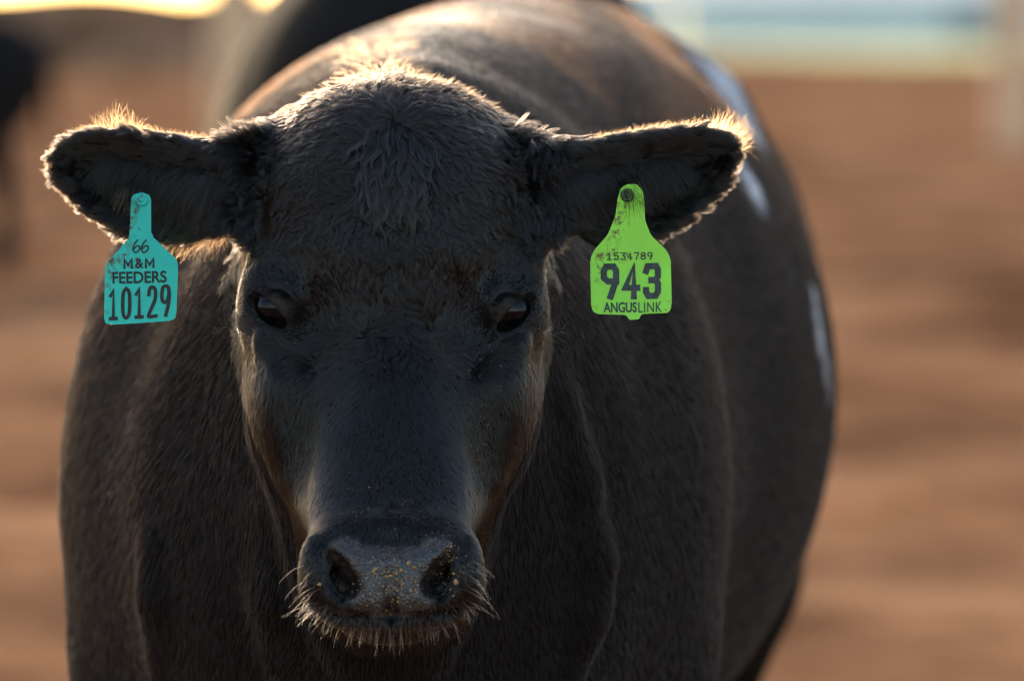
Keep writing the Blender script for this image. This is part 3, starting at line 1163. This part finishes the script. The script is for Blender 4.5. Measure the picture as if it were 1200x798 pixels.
DIG = {'0': [[(.5, 0), (.1, .12), (0, .5), (.1, .88), (.5, 1), (.9, .88), (1, .5), (.9, .12), (.5, 0)]],
       '1': [[(.12, .2), (.5, .03), (.5, 1)], [(.1, 1), (.9, 1)]],
       '2': [[(.02, .25), (.15, .06), (.5, 0), (.88, .08), (.97, .28), (.8, .5), (.35, .75), (.02, 1), (1, 1)]],
       '3': [[(.0, .0), (.95, .0), (.5, .4), (.9, .5), (1, .72), (.85, .95), (.45, 1), (.02, .9)]],
       '4': [[(.7, 1), (.7, 0), (.0, .7), (1, .7)]],
       '5': [[(.92, 0), (.12, 0), (.06, .45), (.5, .36), (.92, .48), (1, .7), (.85, .94), (.45, 1), (.02, .9)]],
       '7': [[(0, 0), (1, 0), (.4, 1)]],
       '8': [[(.5, .46), (.1, .34), (.1, .1), (.5, 0), (.9, .1), (.9, .34), (.5, .46), (.05, .6), (.03, .88), (.5, 1), (.97, .88), (.95, .6), (.5, .46)]],
       '9': [[(.95, .32), (.8, .5), (.5, .56), (.1, .5), (0, .3), (.12, .06), (.5, 0), (.88, .06), (1, .3), (.92, .62), (.55, 1)]]}
DIG3 = {'9': [[(1, .5), (.35, .5), (.0, .38), (.0, .14), (.2, 0), (.8, 0), (1, .14), (1, .45), (.55, 1)]],
        '4': [[(.72, 1), (.72, 0), (.0, .72), (1, .72)]],
        '3': [[(.02, .16), (.15, .0), (.85, .0), (1, .12), (1, .36), (.8, .47), (.45, .47)], [(.8, .47), (1, .58), (1, .86), (.8, 1), (.2, 1), (0, .86), (0, .8)]]}


def digits(fr, name, txt, rect, gw, r, m, skew=0.0, table=DIG, rough=0.0):
    """digits drawn as flat strokes of half width r pixels; rect = px of the first left, last right, top, bottom"""
    x0, y0, x1, y1 = rect
    n = len(txt)
    bm = bmesh.new()
    for i, ch in enumerate(txt):
        gx0 = x0 + (x1 - x0 - gw) * (i / max(1, n - 1))
        for path in table.get(ch, DIG.get(ch)):
            pts = [(gx0 + r + (gw - 2 * r) * a, y0 + r + (y1 - y0 - 2 * r) * b) for a, b in path]
            pts = [(a, b - skew * (a - x0)) for a, b in pts]
            if ch in '02985' and table is DIG:
                pts = smooth_path(pts, 4)
            L = [fr.l(a, b, -.0012 - .00001 * i) for a, b in pts]
            rr_ = r * fr.k
            dirs_ = [(L[k + 1] - L[k]).normalized() for k in range(len(L) - 1)]
            prev = None
            for k, q in enumerate(L):
                d0 = dirs_[max(0, k - 1)]; d1 = dirs_[min(k, len(dirs_) - 1)]
                t = (d0 + d1)
                t = t.normalized() if t.length > .2 else d1
                ms = min(1.6, 1 / max(.5, abs(t.dot(d1))))
                e = rr_ if k in (0, len(L) - 1) else 0
                qq = q + (d1 * -e if k == 0 else d0 * e if k == len(L) - 1 else Vector((0, 0, 0)))
                nn = Vector((-t.z, 0, t.x)) * rr_ * ms
                up_ = Vector((0, -.0002, 0))
                vs_ = [bm.verts.new(qq + nn), bm.verts.new(qq - nn), bm.verts.new(qq + nn + up_), bm.verts.new(qq - nn + up_)]
                if prev:
                    bm.faces.new((prev[2], vs_[2], vs_[3], prev[3]))
                    bm.faces.new((prev[0], vs_[0], vs_[2], prev[2]))
                    bm.faces.new((prev[1], prev[3], vs_[3], vs_[1]))
                prev = vs_
    me_ = bpy.data.meshes.new(name); bm.to_mesh(me_); bm.free()
    return link_mesh(name, me_, m, fr.root, smooth=False)


def smooth_path(pts, n=6):
    out = []
    pts = [np.array(p_, float) for p_ in pts]
    for i in range(len(pts) - 1):
        p0, p1, p2, p3 = pts[max(i - 1, 0)], pts[i], pts[i + 1], pts[min(i + 2, len(pts) - 1)]
        for j in range(n):
            t = j / n
            out.append(tuple(.5 * ((2 * p1) + (-p0 + p2) * t + (2 * p0 - 5 * p1 + 4 * p2 - p3) * t * t + (-p0 + 3 * p1 - 3 * p2 + p3) * t ** 3)))
    out.append(tuple(pts[-1]))
    return out


YT = .018
tf = TagFrame('ear_tag', 165, 232, YT, R(-3), R(1.5), 'teal ear tag with handwritten 66 above the number 10129')
tf.plate('panel', [(154, 232), (158, 227), (172, 227), (177, 231), (177, 276), (207, 305), (208, 316), (206, 371), (202, 376), (126, 381), (121, 377), (122, 318), (124, 309), (151, 279), (153, 250)], .0018, M_TEAL)
digits(tf, 'maker_lettering', 'MM', (144, 303, 181, 315), 11.5, 1.35, M_INK, skew=.03, table={'M': [[(0, 1), (0, 0), (.5, .75), (1, 0), (1, 1)]]})
tf.text('maker_lettering', '&', (158, 303, 168, 314.5), M_INK, off=.02, rot=R(2))
tf.text('name_lettering', 'FEEDERS', (131, 318, 195, 332), M_INK, off=.02, rot=R(1.5))
digits(tf, 'number_lettering', '10129', (126, 338, 200, 376), 12.5, 2.05, M_INK, skew=.07)
for dx in (0, 10):
    pa = smooth_path([(161.5 + dx, 281), (157.5 + dx, 286), (155.5 + dx, 292), (158.5 + dx, 296), (163 + dx, 293), (163.5 + dx, 289), (160 + dx, 288.5), (156.5 + dx, 292)])
    tf.stroke('handwritten_digit', pa, .00055, M_INK)

gf = TagFrame('ear_tag', 739, 226, YT, R(4), R(1), 'lime green ear tag with dark stud and large number 943')
gf.plate('panel', [(724, 232), (727, 221), (735, 216), (746, 216), (753, 223), (755, 236), (756, 258), (763, 276), (782, 294), (787, 304), (788, 358), (785, 367), (751, 368), (749, 374), (737, 375), (734, 369), (698, 368), (693, 362), (692, 304), (697, 293), (712, 276), (721, 254)], .0018, M_LIME)
digits(gf, 'serial_lettering', '1534789', (711, 296, 765, 305), 6.2, .65, M_INKG, skew=.01)
digits(gf, 'number_lettering', '943', (704, 309, 775, 351), 21.5, 3.6, M_INKG, skew=.01, table=DIG3)
gf.text('brand_lettering', 'ANGUS', (707, 354, 746, 366), M_INKG, off=.022, rot=R(.5))
gf.text('brand_lettering', 'LINK', (748, 354, 776, 366), M_INKG, off=0, rot=R(.5), space=1.1)


def stud(fr, px, py, m):
    bm = bmesh.new()
    prof = [(0, -.0042), (.0012, -.0042), (.0016, -.0030), (.0028, -.0028), (.0036, -.0034), (.0046, -.0032), (.0054, -.0018), (.0056, .0)]
    rings = []
    c = fr.l(px, py, 0)
    for r_, y_ in prof:
        rings.append([bm.verts.new(c + Vector((math.cos(a) * max(r_, .0001), y_, math.sin(a) * max(r_, .0001)))) for a in [i * math.tau / 24 for i in range(24)]])
    for a, b in zip(rings[:-1], rings[1:]):
        for i in range(24):
            bm.faces.new((a[i], a[(i + 1) % 24], b[(i + 1) % 24], b[i]))
    bm.faces.new(rings[0])
    # the pin going back through the ear
    pr = [bm.verts.new(c + Vector((math.cos(a) * .003, .028, math.sin(a) * .003))) for a in [i * math.tau / 24 for i in range(24)]]
    for i in range(24):
        bm.faces.new((rings[-1][i], rings[-1][(i + 1) % 24], pr[(i + 1) % 24], pr[i]))
    bmesh.ops.recalc_face_normals(bm, faces=bm.faces)
    me_ = bpy.data.meshes.new('stud'); bm.to_mesh(me_); bm.free()
    return link_mesh('stud', me_, m, fr.root)


stud(gf, 735, 229, M_STUD)
stud(tf, 166, 234, M_TEAL)
# a lock of ear hair falls over the top of each tag
lk = []
for i in range(110):
    s = random.choice((-1, 1, 1))
    a = random.gauss(163 if s < 0 else 736, 9)
    b = random.uniform(200, 222)
    l, nn = hit(a, b)
    if l is None:
        continue
    L = random.uniform(.012, .030)
    d = Vector((s * random.uniform(-.1, .7), -.2, -1)).normalized()
    row = [l.copy()]
    for q in range(1, 7):
        tt = q / 6
        pnt = l + d * (L * tt)
        pnt.y = l.y + (YT - .006 - l.y) * min(1, tt * 2.0) + .003 * tt
        row.append(pnt)
    lk.append([tuple(v) for v in row])
child(curves_obj('ear_lock', np.array(lk), .00017 * (1 - .7 * np.linspace(0, 1, 7))[None] * np.ones((len(lk), 1)), M_FUR))

# ------------------------------------------------------------------ feed crumbs and dust on the nose and cheek
bm = bmesh.new()


def crumb(px, py, r_):
    l, nn = hit(px, py)
    if l is None or l.y > .12:
        return
    c = l + nn * (r_ * .5)
    vs = bmesh.ops.create_icosphere(bm, subdivisions=1, radius=r_)['verts']
    sx_, sy_, sz_ = [random.uniform(.6, 1.3) for _ in range(3)]
    for v in vs:
        v.co = Vector((v.co.x * sx_, v.co.y * sy_, v.co.z * sz_)) * random.uniform(.85, 1.1) + c


for i in range(170):
    px_, py_ = random.gauss(458, 20), random.gauss(682, 17)
    if py_ > 716:
        continue
    crumb(px_, py_, random.uniform(.0003, .0009))
for q in ((478, 660, .0022), (485, 665, .0016), (470, 668, .0016), (452, 675, .0014), (438, 669, .0015), (535, 682, .0022), (533, 672, .0014), (374, 684, .0016), (441, 667, .0012)):
    crumb(*q)
for i in range(90):
    crumb(random.gauss(526, 8), random.gauss(660, 22), random.uniform(.0003, .0008))
for i in range(90):
    t = random.random()
    crumb(550 + 20 * t + random.gauss(0, 9), 560 - 130 * t + random.gauss(0, 14), random.uniform(.0003, .0007))
for i in range(40):
    crumb(random.uniform(350, 570), random.uniform(560, 640), random.uniform(.0003, .0006))
for i in range(30):
    crumb(random.uniform(320, 620), random.uniform(180, 480), random.uniform(.0003, .0006))
cm = bpy.data.meshes.new('feed_crumbs'); bm.to_mesh(cm); bm.free()
M_CR = simple('feed_crumb', (0.42, 0.25, 0.10), .8, noise=.4, scale=300)
tag(link_mesh('feed_crumbs', cm, M_CR, None, False), 'tan feed crumbs stuck to the wet nose and cheek', 'crumbs', kind='stuff')

# ------------------------------------------------------------------ ground
def ground_material():
    m, nt, b = mat('pen_dirt')
    tc = N(nt, 'ShaderNodeTexCoord')
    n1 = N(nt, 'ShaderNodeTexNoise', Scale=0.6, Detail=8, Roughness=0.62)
    n2 = N(nt, 'ShaderNodeTexNoise', Scale=4.0, Detail=8, Roughness=0.7)
    n3 = N(nt, 'ShaderNodeTexNoise', Scale=0.06, Detail=3)
    for n in (n1, n2, n3):
        nt.links.new(tc.outputs['Object'], n.inputs['Vector'])
    a = ramp(nt, n1.outputs[0], [(0.40, (0.11, 0.057, 0.033)), (0.50, (0.25, 0.132, 0.074)), (0.60, (0.37, 0.205, 0.118))])  # dirt mottling; dark patches in the colour also stand in for shadow bands
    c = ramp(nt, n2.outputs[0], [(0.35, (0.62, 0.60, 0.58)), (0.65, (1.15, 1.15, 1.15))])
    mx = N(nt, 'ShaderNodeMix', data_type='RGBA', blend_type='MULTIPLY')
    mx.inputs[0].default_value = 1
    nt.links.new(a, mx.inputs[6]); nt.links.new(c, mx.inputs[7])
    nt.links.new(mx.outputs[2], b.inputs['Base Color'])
    b.inputs['Roughness'].default_value = 0.95
    b.inputs['Specular IOR Level'].default_value = 0.0
    bp = N(nt, 'ShaderNodeBump', Strength=0.7, Distance=0.06)
    nt.links.new(n2.outputs[0], bp.inputs['Height'])
    nt.links.new(bp.outputs[0], b.inputs['Normal'])
    return m


gx = axis((-900, -30, 60), (-30, 30, .5), (30, 900, 60))
gy = axis((-60, 0, 6), (0, 60, .5), (60, 2400, 60))
GX, GY = np.meshgrid(gx, gy, indexing='ij')
fade = np.clip((60 - np.abs(GY - 30)) / 30, 0, 1) * np.clip((40 - np.abs(GX)) / 10, 0, 1)
gp = np.stack([GX, GY, 0 * GX], -1).reshape(-1, 3)
GZ = (nz(gp, 1.1, 21) * .04 + nz(gp, 3.0, 22) * .02 + nz(gp, .35, 23) * .05).reshape(GX.shape) * fade
near0 = sstep(3.2, 5.5, np.sqrt(GX ** 2 + (GY - 1.2) ** 2))
GZ = GZ * near0 - .002
gv = np.stack([GX, GY, GZ], -1).reshape(-1, 3)
nxg, nyg = GX.shape
ii = np.arange(nxg * nyg).reshape(nxg, nyg)
gf_ = np.stack([ii[:-1, :-1], ii[1:, :-1], ii[1:, 1:], ii[:-1, 1:]], -1).reshape(-1, 4)
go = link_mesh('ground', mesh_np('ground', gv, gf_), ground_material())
go['kind'] = 'structure'

# green field beyond the pens
bm = bmesh.new()
M_GRASS = simple('field_grass', (0.10, 0.20, 0.03), .9, noise=.4, scale=.05)
vs = [bm.verts.new(v) for v in ((5, 235, .03), (12, 190, .03), (700, 185, .03), (900, 1500, .03), (20, 1500, .03))]
bm.faces.new(vs)
fm = bpy.data.meshes.new('grass_field'); bm.to_mesh(fm); bm.free()
fo = link_mesh('grass_field', fm, M_GRASS, None, False)
fo['kind'] = 'structure'

# ------------------------------------------------------------------ other cattle (coarser)
def cattle_body():
    q = Grid(axis((-.45, .45, .02)), axis((-1.3, 1.45, .025)), axis((-.02, 1.5, .02)))
    rows = [(-.72, 0, .08, .98, .10, .10, 2), (-.6, 0, .2, .97, .26, .26, 2.1), (-.4, 0, .29, .96, .37, .36, 2.1), (-.1, 0, .30, .96, .38, .39, 2.1), (.3, 0, .36, .97, .39, .40, 2.1),
            (.7, 0, .34, .98, .39, .38, 2.2), (1.0, 0, .30, 1.02, .35, .34, 2.2), (1.2, 0, .22, 1.05, .27, .3, 2.1), (1.33, 0, .08, 1.08, .1, .12, 2)]
    q.add(*loft_y(rows), .05)
    q.add(*cap((0, -.5, 1.10), (0, -.85, 1.16), .20, .13), .08)
    q.add(*cap((0, -.88, 1.20), (0, -1.14, .93), .115, .07), .05)
    q.add(*ell((0, -1.14, .93), (.075, .07, .06)), .04)
    for s in (-1, 1):
        q.add(*ell((s * .19, -.87, 1.22), (.09, .025, .05)), .03)
        for (y, k) in ((-.38, 0), (1.0, .12)):
            q.add(*cap((s * .17, y, .75), (s * .17, y + k, .45), .11, .06), .05)
            q.add(*cap((s * .17, y + k, .45), (s * .16, y + k * .8, .10), .052, .04), .03)
            q.add(*cap((s * .16, y + k * .8, .09), (s * .16, y + k * .8 - .04, .03), .045, .055), .02)
    q.add(*cap((0, 1.31, 1.25), (0, 1.37, .5), .03, .02), .03)
    q.add(*ell((0, 1.37, .42), (.035, .035, .10)), .03)
    return mesh_np('cattle_body', *q.mesh())


cb = cattle_body()


def cattle(loc, rz, label, sc=1.0):
    o = bpy.data.objects.new('black_cow', cb)
    if not cb.materials:
        cb.materials.append(simple('dull_black_hide', (.012, .011, .011), .95, noise=.3, spec=.1))
        cb.polygons.foreach_set('use_smooth', [True] * len(cb.polygons))
    COL.objects.link(o)
    o.location = loc
    o.rotation_euler = (0, 0, rz)
    o.scale = (sc,) * 3
    tag(o, label, 'cow', 'blurred black cattle standing in the pen')
    return o


cattle(P(535, 300, 5.4).xy.to_3d(), R(180), 'blurred black cow standing close behind the big steer, its back cut by the top edge', 1.09)
cattle(Vector((P(-240, 100, 28).x, 28, 0)), R(-80), 'small far black cow at the left edge of the photo', 1.0)

# ------------------------------------------------------------------ posts
M_WOOD = simple('pale_timber', (0.72, 0.48, 0.29), .85, noise=.35, scale=6, bump=.4)
M_STEEL = simple('galvanised_cap', (0.5, 0.5, 0.48), .4, noise=.2)


def post(px, Y, wd, h, label):
    base = P(px, 300, Y)
    root = empty('timber_post', (base.x, Y, 0))
    tag(root, label, 'post', 'stout timber posts of the far fence')
    bm = bmesh.new()
    n = 16
    rows = []
    for k in range(13):
        z = h * k / 12
        r_ = wd / 2 * (1.06 - .08 * k / 12)
        rows.append([bm.verts.new((math.cos(a) * r_ * (1 + .03 * math.sin(3 * a + z)), math.sin(a) * r_ * (1 + .03 * math.sin(5 * a + z)), z)) for a in [i * math.tau / n for i in range(n)]])
    for a, b in zip(rows[:-1], rows[1:]):
        for i in range(n):
            bm.faces.new((a[i], a[(i + 1) % n], b[(i + 1) % n], b[i]))
    bm.faces.new(rows[-1])
    m_ = bpy.data.meshes.new('shaft'); bm.to_mesh(m_); bm.free()
    link_mesh('shaft', m_, M_WOOD, root)
    bm = bmesh.new()
    bmesh.ops.create_cone(bm, cap_ends=True, segments=20, radius1=wd * .53, radius2=wd * .45, depth=.12)
    for v in bm.verts:
        v.co.z += h + .06
    m_ = bpy.data.meshes.new('cap'); bm.to_mesh(m_); bm.free()
    link_mesh('cap', m_, M_STEEL, root, False)


post(276, 66, .55, 3.2, 'pale timber post left of the blurred black cow behind the steer')
post(1188, 60, .42, 3.2, 'pale timber post at the right edge of the photo')

# ------------------------------------------------------------------ far low sheds
M_WHITE = simple('white_sheet_metal', (0.82, 0.82, 0.80), .45, noise=.1, scale=1)
M_ROOF = simple('pale_roof_sheet', (0.70, 0.72, 0.74), .4, noise=.1, scale=1)
M_DARK = simple('grey_door', (0.40, 0.42, 0.43), .6)


def box(bm, x0, x1, y0, y1, z0, z1):
    v = [bm.verts.new((x, y, z)) for x in (x0, x1) for y in (y0, y1) for z in (z0, z1)]
    for f in ((0, 1, 3, 2), (4, 6, 7, 5), (0, 4, 5, 1), (2, 3, 7, 6), (0, 2, 6, 4), (1, 5, 7, 3)):
        bm.faces.new([v[i] for i in f])


def shed(xc, Y, L, Wd, h, label):
    root = empty('metal_shed', (xc, Y, 0))
    tag(root, label, 'shed', 'low pale sheds beyond the pens')
    bm = bmesh.new()
    box(bm, -L / 2, L / 2, -Wd / 2, Wd / 2, 0, h)
    m_ = bpy.data.meshes.new('wall'); bm.to_mesh(m_); bm.free()
    link_mesh('wall', m_, M_WHITE, root, False)
    bm = bmesh.new()
    rf = [bm.verts.new(v) for v in ((-L / 2 - .4, -Wd / 2 - .4, h + .01), (L / 2 + .4, -Wd / 2 - .4, h + .01), (L / 2 + .4, 0, h + Wd * .18), (-L / 2 - .4, 0, h + Wd * .18), (-L / 2 - .4, Wd / 2 + .4, h + .01), (L / 2 + .4, Wd / 2 + .4, h + .01))]
    for f in ((0, 1, 2, 3), (3, 2, 5, 4), (0, 3, 4), (1, 5, 2), (0, 4, 5, 1)):
        bm.faces.new([rf[i] for i in f])
    m_ = bpy.data.meshes.new('roof'); bm.to_mesh(m_); bm.free()
    link_mesh('roof', m_, M_ROOF, root, False)
    for k in (.28,):
        bm = bmesh.new()
        box(bm, k * L - 1.2, k * L + 1.2, -Wd / 2 - .06, -Wd / 2 - .005, 0.02, h * .8)
        m_ = bpy.data.meshes.new('door'); bm.to_mesh(m_); bm.free()
        link_mesh('door', m_, M_DARK, root, False)


shed(P(1015, 60, 300).x, 300, 18, 5, 2.5, 'long pale low shed behind the green field at the top right')
shed(P(760, 60, 420).x, 420, 12, 6, 3.0, 'pale shed far beyond the pen, behind the back of the steer')

# low dirt mound on the far side of the pen
def mound(cx, cy, lx, ly, h):
    xs = np.linspace(-1, 1, 61)
    X_, Y_ = np.meshgrid(xs, xs, indexing='ij')
    p_ = np.stack([X_.ravel() * lx + cx, Y_.ravel() * ly + cy, 0 * X_.ravel()], 1)
    r_ = np.maximum(np.abs(X_), np.abs(Y_)).ravel()
    zz = h * (1 - sstep(.35, 1, np.abs(Y_).ravel())) * (1 - sstep(.6, 1, np.abs(X_).ravel())) * (1 + .10 * nz(p_, .5, 41)) + .006
    zz = np.where(r_ > .985, -.05, zz)
    p_[:, 2] = zz
    q_ = np.arange(61 * 61).reshape(61, 61)
    f_ = np.stack([q_[:-1, :-1], q_[1:, :-1], q_[1:, 1:], q_[:-1, 1:]], -1).reshape(-1, 4)
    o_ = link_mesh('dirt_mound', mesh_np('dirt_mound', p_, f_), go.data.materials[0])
    o_['kind'] = 'structure'


mound(P(60, 20, 150).x, 150, 10.5, 9, 1.93)

# the tags are slightly bowed
for root in [o_ for o_ in bpy.data.objects if o_.name.startswith('ear_tag')]:
    for c_ in root.children:
        if c_.type == 'MESH' and c_.name.split('.')[0] != 'stud':
            bm = bmesh.new(); bm.from_mesh(c_.data)
            if c_.name.startswith('panel'):
                for k in range(-8, 9):
                    bmesh.ops.bisect_plane(bm, geom=bm.verts[:] + bm.edges[:] + bm.faces[:], plane_co=(k * .0045, 0, 0), plane_no=(1, 0, 0))
                for k in range(0, 18):
                    bmesh.ops.bisect_plane(bm, geom=bm.verts[:] + bm.edges[:] + bm.faces[:], plane_co=(0, 0, -k * .006), plane_no=(0, 0, 1))
            for v in bm.verts:
                v.co.y += 4.2 * v.co.x ** 2 - 0.9 * min(0, v.co.z + .03) ** 2
            bm.to_mesh(c_.data); bm.free()
